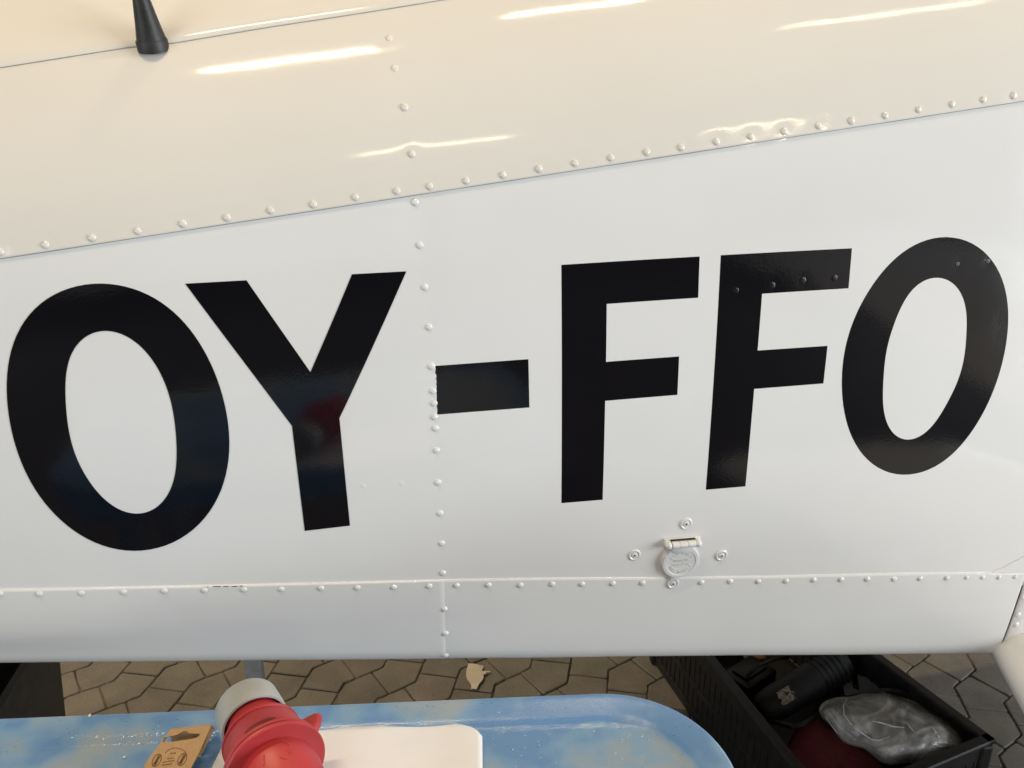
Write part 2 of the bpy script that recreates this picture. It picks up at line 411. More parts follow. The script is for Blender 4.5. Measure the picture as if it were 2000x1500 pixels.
def at_skin(pix, off=0.0):
    x, s = skin(*pix); n = N(x, s); return PN(x, s, off), n
def loc_mat(o, p, n, scale=(1, 1, 1), spin=0):
    o.matrix_local = Matrix.Translation(-airplane.location) @ Matrix.Translation(p) @ basis(n).to_4x4() @ Matrix.Rotation(spin, 4, 'Z') @ Matrix.Diagonal((*scale, 1))

# cup washers with cross head screws
CUP = lathe('cup_washer', [(0.0088, -0.001), (0.0088, 0.0006), (0.0080, 0.0014), (0.0066, 0.0016), (0.0056, 0.0009), (0.0050, 0.0004)], 32, True)
HEAD = lathe('screw_head', [(0.0046, 0.0002), (0.0045, 0.0010), (0.0036, 0.0015), (0.0016, 0.0018), (0.0004, 0.0018)], 20)
def cross_bm():
    bm = bmesh.new()
    box_bm(bm, Vector((0, 0, 0.0016)), 0.0034, 0.0009, 0.0007); box_bm(bm, Vector((0, 0, 0.0016)), 0.0009, 0.0034, 0.00073)
    return frombm('cross_slot', bm)
CROSS = cross_bm(); CROSS.materials.append(DARK)
def cup_screw(pix, off, headmat, k=1.0, spin=0.3):
    p, n = at_skin(pix, off)
    w = put('washer', CUP, PAINT, airplane, 40); loc_mat(w, p, n, (k, k, k))
    h = put('screw', HEAD, headmat, w, 40); c = put('cross_slot', CROSS, DARK, w); c.rotation_euler = (0, 0, spin)
    if headmat is not BAREPAINT: pass
    return w
HEAD.materials.append(BAREPAINT)
cup_screw((1340, 1023), -0.0002, BAREPAINT, 1.0, 0.2)
cup_screw((1239, 1084), -0.0002, BAREPAINT, 1.0, 0.5)
cup_screw((1409, 1085), -0.0002, BAREPAINT, 1.0, 0.1)
wsh = cup_screw((1313, 1137), 0.0026, BAREPAINT, 1.0, 0.3)

# hinged round lock cover
def cover():
    p, n = at_skin((1327, 1093), 0.0)
    root = put('lock_cover', lathe('lock_cover', [(0.0265, -0.002), (0.0265, 0.0035), (0.0250, 0.0050), (0.0208, 0.0052), (0.0202, 0.0047), (0.0198, 0.0047)], 48), BAREPAINT, airplane, 35)
    loc_mat(root, p, n, (1, 1, 1.35))
    def sub(name, me, m=BAREPAINT): return put(name, me, m, root, 40)
    bm = bmesh.new(); box_bm(bm, Vector((0.0, 0.0235, 0.0030)), 0.030, 0.016, 0.0050, None, 0.0012)
    sub('hinge_leaf', frombm('hinge_leaf', bm))
    cyl = lambda name, x0, x1, r: tube_mesh(name, [(x0, 0.0305, 0.0055), (x0 + 0.0004, 0.0305, 0.0055), ((x0 + x1) / 2, 0.0305, 0.0055), (x1 - 0.0004, 0.0305, 0.0055), (x1, 0.0305, 0.0055)], [r * 0.9, r, r, r, r * 0.9], 16)
    for (a, b) in ((-0.0160, -0.0058), (-0.0054, 0.0054), (0.0058, 0.0160)): sub('hinge_knuckle', cyl('hinge_knuckle', a, b, 0.0043))
    for sx in (-1, 1):
        o = sub('hinge_pin', lathe('hinge_pin', [(0.0046, -0.002), (0.0052, 0.004), (0.0046, 0.0075), (0.003, 0.0093), (0.001, 0.0097)], 18)); o.location = (sx * 0.0205, 0.0300, 0.0)
    bm = bmesh.new(); box_bm(bm, Vector((0, 0.0305, 0.0006)), 0.050, 0.011, 0.002, None, 0.0006); sub('hinge_plate', frombm('hinge_plate', bm))
    bm = bmesh.new(); box_bm(bm, Vector((-0.004, -0.0275, 0.0022)), 0.016, 0.005, 0.0040, None, 0.001); sub('lift_tab', frombm('lift_tab', bm))
    bm = bmesh.new(); box_bm(bm, Vector((0.0, 0.0352, 0.0022)), 0.034, 0.0008, 0.003); sub('hinge_gap', frombm('hinge_gap', bm), DARK)
    # raised lettering
    bmL = bmesh.new()
    def ch(c, x, y, rot, size):
        cu = bpy.data.curves.new('t', 'FONT'); cu.body = c; cu.size = size; cu.align_x = 'CENTER'; cu.align_y = 'CENTER'; cu.extrude = 0.0004; cu.offset = 0.00006
        ob = bpy.data.objects.new('t', cu); me = bpy.data.meshes.new_from_object(ob)
        me.transform(Matrix.Translation((x, y, 0.0047)) @ Matrix.Rotation(rot, 4, 'Z')); bmL.from_mesh(me)
        bpy.data.objects.remove(ob); bpy.data.curves.remove(cu); bpy.data.meshes.remove(me)
    def arc(text, r, mid, step, top):
        for i, c in enumerate(text):
            a = mid + (i - (len(text) - 1) / 2) * (-step if top else step)
            ch(c, r * math.cos(a), r * math.sin(a), a - math.pi / 2 if top else a + math.pi / 2, 0.0056)
    arc('AIRCRAFT', 0.0152, math.pi / 2, R(17), True); arc('MADE IN U.S.A', 0.0152, -math.pi / 2, R(11), False)
    for t, y in (('PLASTIC', 0.0032), ('PRODUCTS', -0.0032)):
        for i, c in enumerate(t): ch(c, (i - (len(t) - 1) / 2) * 0.0031, y, 0, 0.0054)
    me = bpy.data.meshes.new('lettering'); bmL.to_mesh(me); bmL.free(); sub('lettering', me)
cover()

# antenna with rubber boot
p, n = at_skin((301, 92), 0.005)
top_px = Vector(depth(276, 0, p.y - 0.012)); ax = (top_px - p).normalized()
ln = (top_px - p).length
ant = put('antenna', lathe('antenna', [(0.0152, 0.0), (0.0149, 0.008), (0.0122, ln * 0.55), (0.0092, ln * 1.0), (0.006, ln * 1.5), (0.004, ln * 2.2), (0.003, ln * 4.0)], 28), RUBBER, airplane, 40)
ant.matrix_local = Matrix.Translation(-airplane.location) @ Matrix.Translation(p - ax * 0.003) @ basis(ax, Vector((0, 1, 0))).to_4x4()
base = put('antenna_base', lathe('antenna_base', [(0.0163, -0.004), (0.0163, 0.006), (0.0155, 0.0078)], 28), RUBBER, ant, 40)

# fairing panel at the right end, its screws, fillet plate and wing root
fair = patch('fairing_panel', lambda b: lowx_b + 0.003 + (lowx_t - lowx_b) * b, XR, lambda x: 0.0, lambda x: s_bot(x) - 0.008, 0.0036, 0.004, 40, 40, 'tlb', 0.0015)
for q in [(1995, 1163), (1985, 1198), (1981, 1217), (1967, 1256)]: rivet(q, 0.0036, fair, 0.0046, 'screw')
f0 = skin(1935, 1121); f1 = skin(1999, 1086)
fs_ = lambda x: f0[1] + (f1[1] - f0[1]) / (f1[0] - f0[0]) * (x - f0[0])
patch('fillet_plate', f0[0], XR, lambda x: s_bot(x) - 0.002, lambda x: max(fs_(x), s_bot(x)), 0.0014, 0.0022, 40, 10, 't', 0.0012)
def wing_root():
    a = level(1956, 1291, P(0.65, 0).z - 0.008); b = level(2020, 1404, 0.80)
    d = (b - a).normalized(); vs, fs = [], []
    sec = [(0.10, -0.10), (0.02, -0.05), (0.0, -0.018), (0.006, 0.004), (0.024, 0.020), (0.06, 0.030), (0.12, 0.036), (0.30, 0.045), (0.55, 0.045)]
    for i in range(13):
        t = -0.12 + i * 0.06; o = a + d * t
        for (dx, dz) in sec: vs.append(Vector((o.x + dx, o.y, o.z + dz)) - airplane.location)
    m = len(sec)
    for i in range(12):
        for j in range(m - 1): fs.append((i * m + j, (i + 1) * m + j, (i + 1) * m + j + 1, i * m + j + 1))
    o = put('wing_root', mesh('wing_root', vs, fs), PAINT, airplane, 180)
    sub = o.modifiers.new('s', 'SUBSURF'); sub.levels = sub.render_levels = 2
    o['label'] = 'cream rounded wing root fairing at the lower right corner'
wing_root()
def wing():
    plan = [(1.38, 0.95), (1.52, 0.02), (1.70, -0.90), (1.92, -2.1), (2.3, -3.6), (2.3, -3.6)]
    sec = [(0.0, 0.0), (0.004, 0.006), (0.10, 0.018), (0.35, 0.05), (0.75, 0.085), (1.1, 0.085), (1.3, 0.05), (1.36, 0.0), (1.3, -0.04), (1.0, -0.06), (0.3, -0.03), (0.004, -0.006)]
    vs, fs = [], []; m = len(sec)
    for i, (x, y) in enumerate(plan):
        for dx, dz in sec: vs.append(Vector((x + dx, y - (0.1 if i == 5 else 0), 0.87 + (dz if i < 5 else dz * 0.2) - 0.06 * y * 0)) - airplane.location)
    for i in range(len(plan) - 1):
        for j in range(m): fs.append((i * m + j, (i + 1) * m + j, (i + 1) * m + (j + 1) % m, i * m + (j + 1) % m))
    fs.append(tuple(range((len(plan) - 1) * m, len(plan) * m)))
    put('wing', frombm_mesh('wing', vs, fs), PAINT, airplane, 40)
wing()
# chipped dark printing on the lower seam, and a bright paint scrape at the left edge
bm = bmesh.new()
for (u0, u1, v) in ((404, 408, 1142.8), (417, 432, 1142.6), (437, 447, 1142.4), (453, 464, 1142.2), (469, 476, 1141.6)):
    x0, s0 = skin(u0, v); x1, s1 = skin(u1, v)
    q = [PN(x0, s0 - 0.0006, 0.0034), PN(x1, s1 - 0.0006, 0.0034), PN(x1, s1 + 0.0006, 0.0030), PN(x0, s0 + 0.0006, 0.0030)]
    bm.faces.new([bm.verts.new(v_ - airplane.location) for v_ in q])
put('chipped_print', frombm('chipped_print', bm), mat('faded_print', (0.12, 0.12, 0.12), 0.6), airplane)

# ------------------------------------------------------------------ floor of bent block pavers
PHI, PL, PW, PO = R(26.18), 0.12654, 0.11569, Vector((-0.84137, 2.14151))
def mk_paver():
    m = mat('concrete_paver', (0.2, 0.18, 0.15), 0.8)
    v = coords(m); g = coords(m)
    geo = nd(m, 'ShaderNodeNewGeometry').outputs['Position']
    oi = nd(m, 'ShaderNodeObjectInfo').outputs['Random']
    c1 = ramp(m, oi, [(0.0, (0.170, 0.157, 0.138)), (0.5, (0.212, 0.196, 0.173)), (1.0, (0.186, 0.180, 0.152))])
    c2 = ramp(m, noise_n(m, geo, 160, 4, 0.7), [(0.25, (0.62, 0.62, 0.62)), (0.5, (1, 1, 1)), (0.74, (1.05, 1.05, 1.05)), (0.80, (1.9, 1.85, 1.75))])
    c3 = ramp(m, noise_n(m, geo, 9, 4), [(0.3, (0.78, 0.76, 0.74)), (0.7, (1.12, 1.1, 1.05))])
    a = nd(m, 'ShaderNodeMix', data_type='RGBA', blend_type='MULTIPLY'); a.inputs[0].default_value = 1
    b = nd(m, 'ShaderNodeMix', data_type='RGBA', blend_type='MULTIPLY'); b.inputs[0].default_value = 1
    lk(m, c1, a.inputs[6]); lk(m, c2, a.inputs[7]); lk(m, a.outputs[2], b.inputs[6]); lk(m, c3, b.inputs[7]); lk(m, b.outputs[2], bsdf(m).inputs['Base Color'])
    bump(m, [(noise_n(m, geo, 240, 4, 0.7), 0.5, 0.0015), (noise_n(m, geo, 30, 3), 0.3, 0.004)])
    return m
PAVER = mk_paver()
SAND = mat('joint_sand', (0.05, 0.042, 0.034), 0.95)
lk(SAND, ramp(SAND, noise_n(SAND, nd(SAND, 'ShaderNodeNewGeometry').outputs['Position'], 7, 4, 0.65), [(0.42, (0.045, 0.040, 0.033)), (0.58, (0.15, 0.135, 0.112))]), bsdf(SAND).inputs['Base Color'])
bm = bmesh.new()
vs = [bm.verts.new(p) for p in ((-14, -14, -0.005), (14, -14, -0.005), (14, 14, -0.005), (-14, 14, -0.005))]; bm.faces.new(vs)
floor = put('floor', frombm('floor', bm), SAND); floor['kind'] = 'structure'; floor['label'] = 'hangar floor of bent concrete block pavers'
fb = Vector((math.cos(PHI), math.sin(PHI))); fc = Vector((math.cos(PHI + math.pi / 4), math.sin(PHI + math.pi / 4)))
aT = PHI + R(112.5); fT = Vector((math.cos(aT), math.sin(aT))) * (PW / math.cos(math.pi / 8)); fE = (fb + fc) * PL
GAP = 0.0038
h = PW * math.tan(math.pi / 8) / 2
def paver_poly(kind):
    fbp = Vector((-fb.y, fb.x)); fcp = Vector((-fc.y, fc.x))
    if kind == 0:    # incoming leg along b (ends at bend), outgoing along c
        L0, U0 = Vector((0, 0)), fT
        cb = (L0 + U0) / 2                       # bend on the centreline
        ca = cb - fb * (PL / 2); cd = cb + fc * (PL / 2)
        return [ca - fbp * PW / 2, L0, cd - fcp * PW / 2, cd + fcp * PW / 2, U0, ca + fbp * PW / 2]
    L0 = fc * PL; U0 = L0 + fT; cb = (L0 + U0) / 2
    ca = cb - fc * (PL / 2); cd = cb + fb * (PL / 2)
    return [ca - fcp * PW / 2, L0, cd - fbp * PW / 2, cd + fbp * PW / 2, U0, ca + fcp * PW / 2]
def paver_mesh(kind, seed):
    rnd = random.Random(seed)
    q = paver_poly(kind); cen = sum(q, Vector((0, 0))) / 6
    bm = bmesh.new(); m = len(q)
    jit = [(rnd.gauss(0, 0.0007), rnd.gauss(0, 0.0007)) for _ in range(3 * m)]
    def offs(d):
        out = []
        for i in range(m):
            a, b, c = q[i - 1], q[i], q[(i + 1) % m]
            e1 = (b - a).normalized(); e2 = (c - b).normalized(); n1 = Vector((-e1.y, e1.x)); n2 = Vector((-e2.y, e2.x))
            k = (n1 + n2); k = k / max(k.dot(n1), 0.2); out.append(b + k * d - cen)
        fine = []
        for i in range(m):
            a, b = out[i], out[(i + 1) % m]
            L = (b - a).length; c = 0.004 / L
            fine += [a.lerp(b, c), a.lerp(b, 0.5), a.lerp(b, 1 - c)]      # worn corners
        return [p + Vector(jit[k]) for k, p in enumerate(fine)]
    prev = None; n = 3 * m
    for d, z in ((GAP / 2, -0.03), (GAP / 2, -0.0028), (GAP / 2 + 0.0024, 0.0)):
        r = [bm.verts.new((p.x, p.y, z + (rnd.gauss(0, 0.0003) if z == 0.0 else 0))) for p in offs(d)]
        if prev:
            for i in range(n): bm.faces.new((prev[i], prev[(i + 1) % n], r[(i + 1) % n], r[i]))
        prev = r
    bm.faces.new(prev)
    return frombm('paver', bm), cen
NVAR = 6
PM = [paver_mesh(k % 2, 11 + k) for k in range(2 * NVAR)]
for me, c in PM: me.materials.append(PAVER)
cands = []
for i in range(-16, 22):
    for j in range(-60, 45):
        for k in (0, 1):
            p = PO + fE * i + fT * j + PM[k][1]
            if -2.4 < p.x < 3.6 and 0.2 < p.y < 5.0: cands.append((p, k + 2 * random.randrange(NVAR)))
def on_view(p):
    d = Vector((p.x, p.y, 0)) - EYE; zc = d.dot(C_F)
    u = 1000 + FPX * d.dot(RT) / zc; v = 750 - FPX * d.dot(C_U) / zc
    return u, v
vis = []
rest = []
for p, k in cands:
    u, v = on_view(p)
    if -140 < u < 2140 and 1190 < v < 1640: vis.append(((abs(u - 1000) > 1050, abs(v - 1340)), p, k))
    else: rest.append((p, k))
vis.sort(key=lambda q: q[0])
for n_, (w, p, k) in enumerate(vis):
    if n_ >= 290: rest.append((p, k)); continue
    o = bpy.data.objects.new('paver', PM[k][0]); COL.objects.link(o); o.parent = floor
    o.location = (p.x, p.y, random.uniform(-0.0012, 0.0012)); o.rotation_euler = (random.gauss(0, 0.006), random.gauss(0, 0.006), random.gauss(0, 0.004))
bm = bmesh.new()
for p, k in rest:
    n0 = len(bm.verts); bm.from_mesh(PM[k][0]); bm.verts.ensure_lookup_table()
    dz = random.uniform(-0.0012, 0.0012)
    for v in bm.verts[n0:]: v.co += Vector((p.x, p.y, dz))
me = bpy.data.meshes.new('pavers'); bm.to_mesh(me); bm.free(); me.materials.append(PAVER)
o = bpy.data.objects.new('pavers', me); COL.objects.link(o); o.parent = floor; o['kind'] = 'stuff'

#@@OBJECTS@@
# ------------------------------------------------------------------ blue tool trolley
def mk_blue():
    m = mat('worn_blue_enamel', (0.17, 0.30, 0.47), 0.14, spec=0.5)
    g = nd(m, 'ShaderNodeNewGeometry').outputs['Position']
    n0 = noise_n(m, g, 11.0, 3, 0.5)
    sp = nd(m, 'ShaderNodeSeparateXYZ'); lk(m, g, sp.inputs[0])
    def rng(o, a, b, c, d):
        r = nd(m, 'ShaderNodeMapRange'); lk(m, o, r.inputs['Value'])
        for k, q in zip(('From Min', 'From Max', 'To Min', 'To Max'), (a, b, c, d)): r.inputs[k].default_value = q
        return r.outputs[0]
    mu = nd(m, 'ShaderNodeMath', operation='MULTIPLY'); lk(m, rng(sp.outputs[0], -0.02, 0.12, 0, 1), mu.inputs[0]); lk(m, rng(sp.outputs[2], 1.0385, 1.0425, 0.13, 0), mu.inputs[1])
    ad = nd(m, 'ShaderNodeMath', operation='ADD'); lk(m, n0, ad.inputs[0]); lk(m, mu.outputs[0], ad.inputs[1]); n1 = ad.outputs[0]     # worn most where tools are laid
    c = ramp(m, n1, [(0.46, (0.14, 0.29, 0.55)), (0.53, (0.21, 0.37, 0.58)), (0.57, (0.27, 0.38, 0.51)), (0.68, (0.34, 0.40, 0.46))])
    fl = ramp(m, noise_n(m, g, 420, 2, 0.5), [(0.24, (0.35, 0.33, 0.30)), (0.30, (1, 1, 1)), (0.74, (1, 1, 1)), (0.78, (1.8, 1.7, 1.55))])
    mx = nd(m, 'ShaderNodeMix', data_type='RGBA', blend_type='MULTIPLY'); mx.inputs[0].default_value = 1
    lk(m, c, mx.inputs[6]); lk(m, fl, mx.inputs[7]); lk(m, mx.outputs[2], bsdf(m).inputs['Base Color'])
    bump(m, [(noise_n(m, g, 560, 2, 0.6), 0.35, 0.0009), (noise_n(m, g, 60, 2), 0.15, 0.002)])
    return m
BLUE = mk_blue()
TZ = 1.05
far_r = Vector((0.194, 0.642)); far_dir = (Vector((-0.379, 0.697)) - far_r).normalized()
near_dir = Vector((-far_dir.y, far_dir.x));  near_dir = near_dir if near_dir.y < 0 else -near_dir
tray_c = far_r + far_dir * 0.30 + near_dir * 0.25
trolley = thing('tool_trolley', 'worn blue enamel tool trolley with raised rounded rim under the red plug', 'tool trolley', (tray_c.x, tray_c.y, 0))
CR = 0.105                                    # corner radius
hx, hy = 0.30 + CR * 0.93, 0.25
def tray_ring(inset, z):
    out = []
    r = max(CR - inset, 0.02); a, b = hx - inset, hy - inset
    for (sx, sy, a0) in ((1, 1, 0), (-1, 1, 90), (-1, -1, 180), (1, -1, 270)):
        for k in range(17):
            t = R(a0 + 90 * k / 16); x = sx * (a - r) + r * math.cos(t); y = sy * (b - r) + r * math.sin(t)
            p = -far_dir * x - near_dir * y
            out.append(Vector((p.x, p.y, z)))
    return out
def rings_mesh(name, rings, cap_last=True):
    vs, fs = [], []; n = len(rings[0])
    for r in rings: vs += r
    for i in range(len(rings) - 1):
        for k in range(n): fs.append((i * n + k, i * n + (k + 1) % n, (i + 1) * n + (k + 1) % n, (i + 1) * n + k))
    if cap_last: fs.append(tuple((len(rings) - 1) * n + k for k in range(n)))
    bm = bmesh.new(); me = mesh(name, vs, fs); bm.from_mesh(me); bmesh.ops.recalc_face_normals(bm, faces=bm.faces); bm.to_mesh(me); bm.free(); return me
tray = put('tray', rings_mesh('tray', [tray_ring(*q) for q in ((0.04, TZ - 0.06), (0.001, TZ - 0.055), (0.0, TZ - 0.010), (0.0003, TZ - 0.002), (0.0018, TZ), (0.0040, TZ + 0.0004), (0.008, TZ - 0.0004), (0.0225, TZ - 0.0046), (0.0262, TZ - 0.0066), (0.0290, TZ - 0.0096), (0.0315, TZ - 0.0112), (0.036, TZ - 0.0118))]), BLUE, trolley, 60)
TF = TZ - 0.0118                              # tray floor
for sx in (-1, 1):
    for sy in (-1, 1):
        bm = bmesh.new(); p = -far_dir * (sx * (hx - 0.09)) - near_dir * (sy * (hy - 0.09))
        box_bm(bm, Vector((p.x, p.y, (TZ - 0.06) / 2)), 0.035, 0.035, TZ - 0.06, None, 0.003); put('leg', frombm('leg', bm), BLUE, trolley)
put('lower_shelf', rings_mesh('lower_shelf', [tray_ring(0.10, 0.28), tray_ring(0.09, 0.28), tray_ring(0.09, 0.31), tray_ring(0.10, 0.31)]), BLUE, trolley, 40)
def inside(inset, dx, dy):
    return abs(dx) < hx - inset and abs(dy) < hy - inset
# paint flecks lying on the tray
FLK = mat('white_paint_fleck', (0.75, 0.75, 0.73), 0.5)
bm = bmesh.new()
for (u, v, w) in [(175, 1397, 5), (85, 1459, 4), (243, 1478, 4), (975, 1391, 2), (1160, 1428, 2), (1255, 1438, 2)] + [(random.uniform(960, 1330), random.uniform(1430, 1500), random.uniform(0.8, 1.6)) for _ in range(26)]:
    p = level(u, v, (TZ if v < 1400 else TF) + 0.0012); r = w / 1600 * 0.7
    q = [bm.verts.new(p + Vector((r * math.cos(a) * random.uniform(0.6, 1.2), r * math.sin(a) * random.uniform(0.6, 1.2), random.uniform(-0.0004, 0.0006))) - trolley.location) for a in (0.3, 1.5, 2.8, 4.0, 5.2)]
    bm.faces.new(q)
fk = put('paint_fleck', frombm('paint_fleck', bm), FLK, trolley); fk['kind'] = 'stuff'

# ------------------------------------------------------------------ sheet of white paper on the tray
PAPER = mat('white_paper', (0.84, 0.81, 0.78), 0.75)
lk(PAPER, ramp(PAPER, noise_n(PAPER, coords(PAPER), 25, 3), [(0.3, (0.84, 0.85, 0.89)), (0.7, (0.88, 0.89, 0.93))]), bsdf(PAPER).inputs['Base Color'])
pvs, pfs = [], []
NU, NV = 48, 26
def lerp(a, b, t): return a + (b - a) * t
def top_edge(t):                              # photo outline of the far edge
    return lerp(448, 942, t), float(np.interp(t, [0, 0.36, 0.55, 0.72, 0.84, 0.91, 0.955, 0.985, 1.0], [1428, 1423, 1418, 1414, 1412, 1414, 1419, 1428, 1438]))
for i in range(NU + 1):
    for j in range(NV + 1):
        t, w = i / NU, j / NV
        ut, vt = top_edge(t); ub, vb = lerp(345, 944, t), 1640
        u, v = lerp(ut, ub, w), lerp(vt, vb, w)
        z = TF + 0.0030 + 0.0012 * sstep((t - 0.80) / 0.2) + 0.0016 * math.sin(7 * t + 1.0) ** 2 * (1 - w) + 0.0015 * math.sin(t * 3 + w * 2) ** 2
        pvs.append(level(u, v, z))
for i in range(NU):
    for j in range(NV): pfs.append((i * (NV + 1) + j, (i + 1) * (NV + 1) + j, (i + 1) * (NV + 1) + j + 1, i * (NV + 1) + j + 1))
paper = put('paper_sheet', mesh('paper_sheet', pvs, pfs), PAPER, None, 180)
sd = paper.modifiers.new('thickness', 'SOLIDIFY'); sd.thickness = 0.0002; sd.offset = 1
tag(paper, 'blank white sheet of paper with curled right edge lying on the blue tray', 'paper')

# ------------------------------------------------------------------ kraft card hang tag
KRAFT = mat('kraft_card', (0.50, 0.32, 0.16), 0.8)
gk = coords(KRAFT)
lk(KRAFT, ramp(KRAFT, noise_n(KRAFT, gk, 260, 4, 0.7), [(0.3, (0.45, 0.285, 0.14)), (0.7, (0.55, 0.36, 0.185))]), bsdf(KRAFT).inputs['Base Color'])
KINK = mat('brown_print', (0.16, 0.085, 0.035), 0.8)
tA, tB, tC = level(333, 1425, TF + 0.030), level(413, 1416, TF + 0.034), level(255, 1540, TF + 0.008)
kn = (tB - tA).cross(tC - tA).normalized(); kn = kn if kn.z > 0 else -kn
def onplane(u, v, o=0.0):
    d = ray(u, v); q = tA + kn * o; return EYE + d * ((q - EYE).dot(kn) / d.dot(kn))
slot = crop([(490, 520), (510, 480), (600, 435), (720, 415), (820, 395), (900, 355), (980, 312), (1060, 310), (1085, 345), (1130, 358), (1230, 360), (1310, 358), (1342, 380), (1320, 415), (1260, 452), (1150, 480), (1020, 500), (900, 515), (760, 538), (640, 552), (550, 558)], 11.11, 270, 1400)
card = thing('hang_tag', 'brown kraft card hang tag with slot, propped beside the red plug', 'cardboard tag', tuple(tC))
bm = bmesh.new(); edges = []
for lp in ([(333, 1425), (413, 1416), (391, 1465), (366, 1513), (348, 1548), (252, 1545), (290, 1482)], slot):
    vs = [bm.verts.new(onplane(*p) - card.location) for p in lp]
    for i in range(len(vs)): edges.append(bm.edges.new((vs[i], vs[(i + 1) % len(vs)])))
bmesh.ops.triangle_fill(bm, use_beauty=True, edges=edges)
bmesh.ops.recalc_face_normals(bm, faces=bm.faces)
for f in bm.faces:
    if f.normal.dot(kn) < 0: f.normal_flip()
g = bmesh.ops.extrude_face_region(bm, geom=bm.faces[:])
for v in [e for e in g['geom'] if isinstance(e, bmesh.types.BMVert)]: v.co -= kn * 0.0011
put('front_card', frombm('front_card', bm), KRAFT, card)
# folded back flap, falling from the top edge to the tray
bm = bmesh.new()
fl = [onplane(333, 1425, -0.0014), onplane(413, 1416, -0.0014), level(420, 1424, TF + 0.012), level(392, 1478, TF + 0.001), level(338, 1484, TF + 0.001)]
q = [bm.verts.new(p - card.location) for p in fl]; bm.faces.new(q)
fo = put('back_flap', frombm('back_flap', bm), KRAFT, card); sm = fo.modifiers.new('t', 'SOLIDIFY'); sm.thickness = 0.001
bm = bmesh.new()
def pr_quad(u, v, w, hgt, ang):
    c, s_ = math.cos(ang), math.sin(ang); q = []
    for a, b in ((-w, -hgt), (w, -hgt), (w, hgt), (-w, hgt)): q.append(bm.verts.new(onplane(u + a * c - b * s_, v + a * s_ + b * c, 0.0002) - card.location))
    bm.faces.new(q)
for (cx, cy) in ((306, 1485), (356, 1483)):
    for k in range(20):
        a0, a1 = 2 * math.pi * k / 20, 2 * math.pi * (k + 1) / 20; q = []
        for a, rr in ((a0, 1.0), (a1, 1.0), (a1, 0.84), (a0, 0.84)):
            ex, ey = 8.0 * rr * math.cos(a), 14.0 * rr * math.sin(a); ca, sa = math.cos(0.5), math.sin(0.5)
            q.append(bm.verts.new(onplane(cx + ex * ca - ey * sa, cy + ex * sa + ey * ca, 0.0002) - card.location))
        bm.faces.new(q)
    pr_quad(cx + 1, cy - 1, 2.6, 9, 0.5); pr_quad(cx - 3, cy + 6, 2.4, 3.5, 0.7)
for k in range(12):
    a = math.pi * (1.12 + 0.76 * k / 11); pr_quad(341 + 21 * math.cos(a) + 2, 1475 + 14 * math.sin(a), 1.5, 0.7, a + 1.57)
for (u, v, n_, w) in ((338, 1471, 2, 2.4), (333, 1481, 3, 1.6), (329, 1487, 7, 1.3), (326, 1493, 6, 1.3)):
    for k in range(n_): pr_quad(u + (k - (n_ - 1) / 2) * w * 2.7, v - (k - (n_ - 1) / 2) * 0.5, w, 1.0, -0.12)
put('print', frombm('print', bm), KINK, card)

# ------------------------------------------------------------------ red industrial plug
def mk_plastic(name, c, rough=0.48):
    m = mat(name, c, rough); v = coords(m)
    d = tuple(x * 0.86 for x in c)
    lk(m, ramp(m, noise_n(m, v, 35, 4), [(0.3, d), (0.6, c)]), bsdf(m).inputs['Base Color'])
    bump(m, [(noise_n(m, v, 700, 2), 0.12, 0.0004)])
    return m
RED = mk_plastic('red_plug_plastic', (0.44, 0.034, 0.040)); REDD = mk_plastic('red_slot_shade', (0.17, 0.006, 0.010)); GREY = mk_plastic('light_grey_plastic', (0.40, 0.41, 0.40), 0.42)
pz = TF + 0.047
g0, g1 = level(499, 1415, pz), level(545, 1514, pz)
pax = (g1 - g0).normalized()
plug = thing('power_plug', 'red three phase power plug with grey cap lying on the blue tray', 'power plug', tuple(g0))
PB = basis(pax).to_4x4() @ Matrix.Diagonal((1, 1, 0.90, 1))                       # local Z along the plug, towards the cable end
def psub(name, me, m, parent=plug, sm=35):
    o = put(name, me, m, parent, sm)
    if parent is plug: o.matrix_local = PB
    return o
psub('grey_cap', lathe('grey_cap', [(0.0255, -0.0275), (0.0272, -0.032), (0.0282, -0.030), (0.0286, -0.020), (0.0292, -0.001), (0.0288, 0.0005), (0.0270, 0.0008), (0.0265, -0.0005), (0.0262, -0.012)], 64), GREY)
body = psub('plug_body', lathe('plug_body', [(0.0238, -0.022), (0.0240, 0.008), (0.0252, 0.0185), (0.0318, 0.0190), (0.0330, 0.0198), (0.0335, 0.0212), (0.0333, 0.0226), (0.0318, 0.0232), (0.0318, 0.0240), (0.0332, 0.0262), (0.0352, 0.046), (0.0362, 0.0530), (0.0366, 0.0550), (0.0352, 0.0556)], 72, False), RED)
psub('collar_ring', lathe('collar_ring', [(0.0350, 0.0550), (0.0396, 0.0556), (0.0408, 0.0564), (0.0411, 0.0578), (0.0404, 0.0590), (0.0388, 0.0594), (0.0384, 0.0603), (0.0400, 0.0610), (0.0417, 0.0620), (0.0419, 0.0650), (0.0411, 0.0662), (0.0330, 0.0664), (0.0300, 0.0672)], 72, False), RED)
back = psub('cable_housing', lathe('cable_housing', [(0.0300, 0.0655), (0.0302, 0.0680), (0.0318, 0.0715), (0.0326, 0.085), (0.0320, 0.100), (0.0295, 0.116), (0.024, 0.126), (0.0215, 0.130), (0.0215, 0.150), (0.018, 0.154)], 64), RED)
def on_body(ang, hgt, r): return Vector((r * math.cos(ang), r * math.sin(ang), hgt))
# which way round is up: local angle of world up
upl = (PB.inverted().to_3x3() @ Vector((0, 0, 1))); A_UP = math.atan2(upl.y, upl.x)
rgt = (PB.inverted().to_3x3() @ RT); A_RT = math.atan2(rgt.y, rgt.x)
SGN = 1 if math.sin(A_RT - A_UP) > 0 else -1    # +angle towards the picture's right
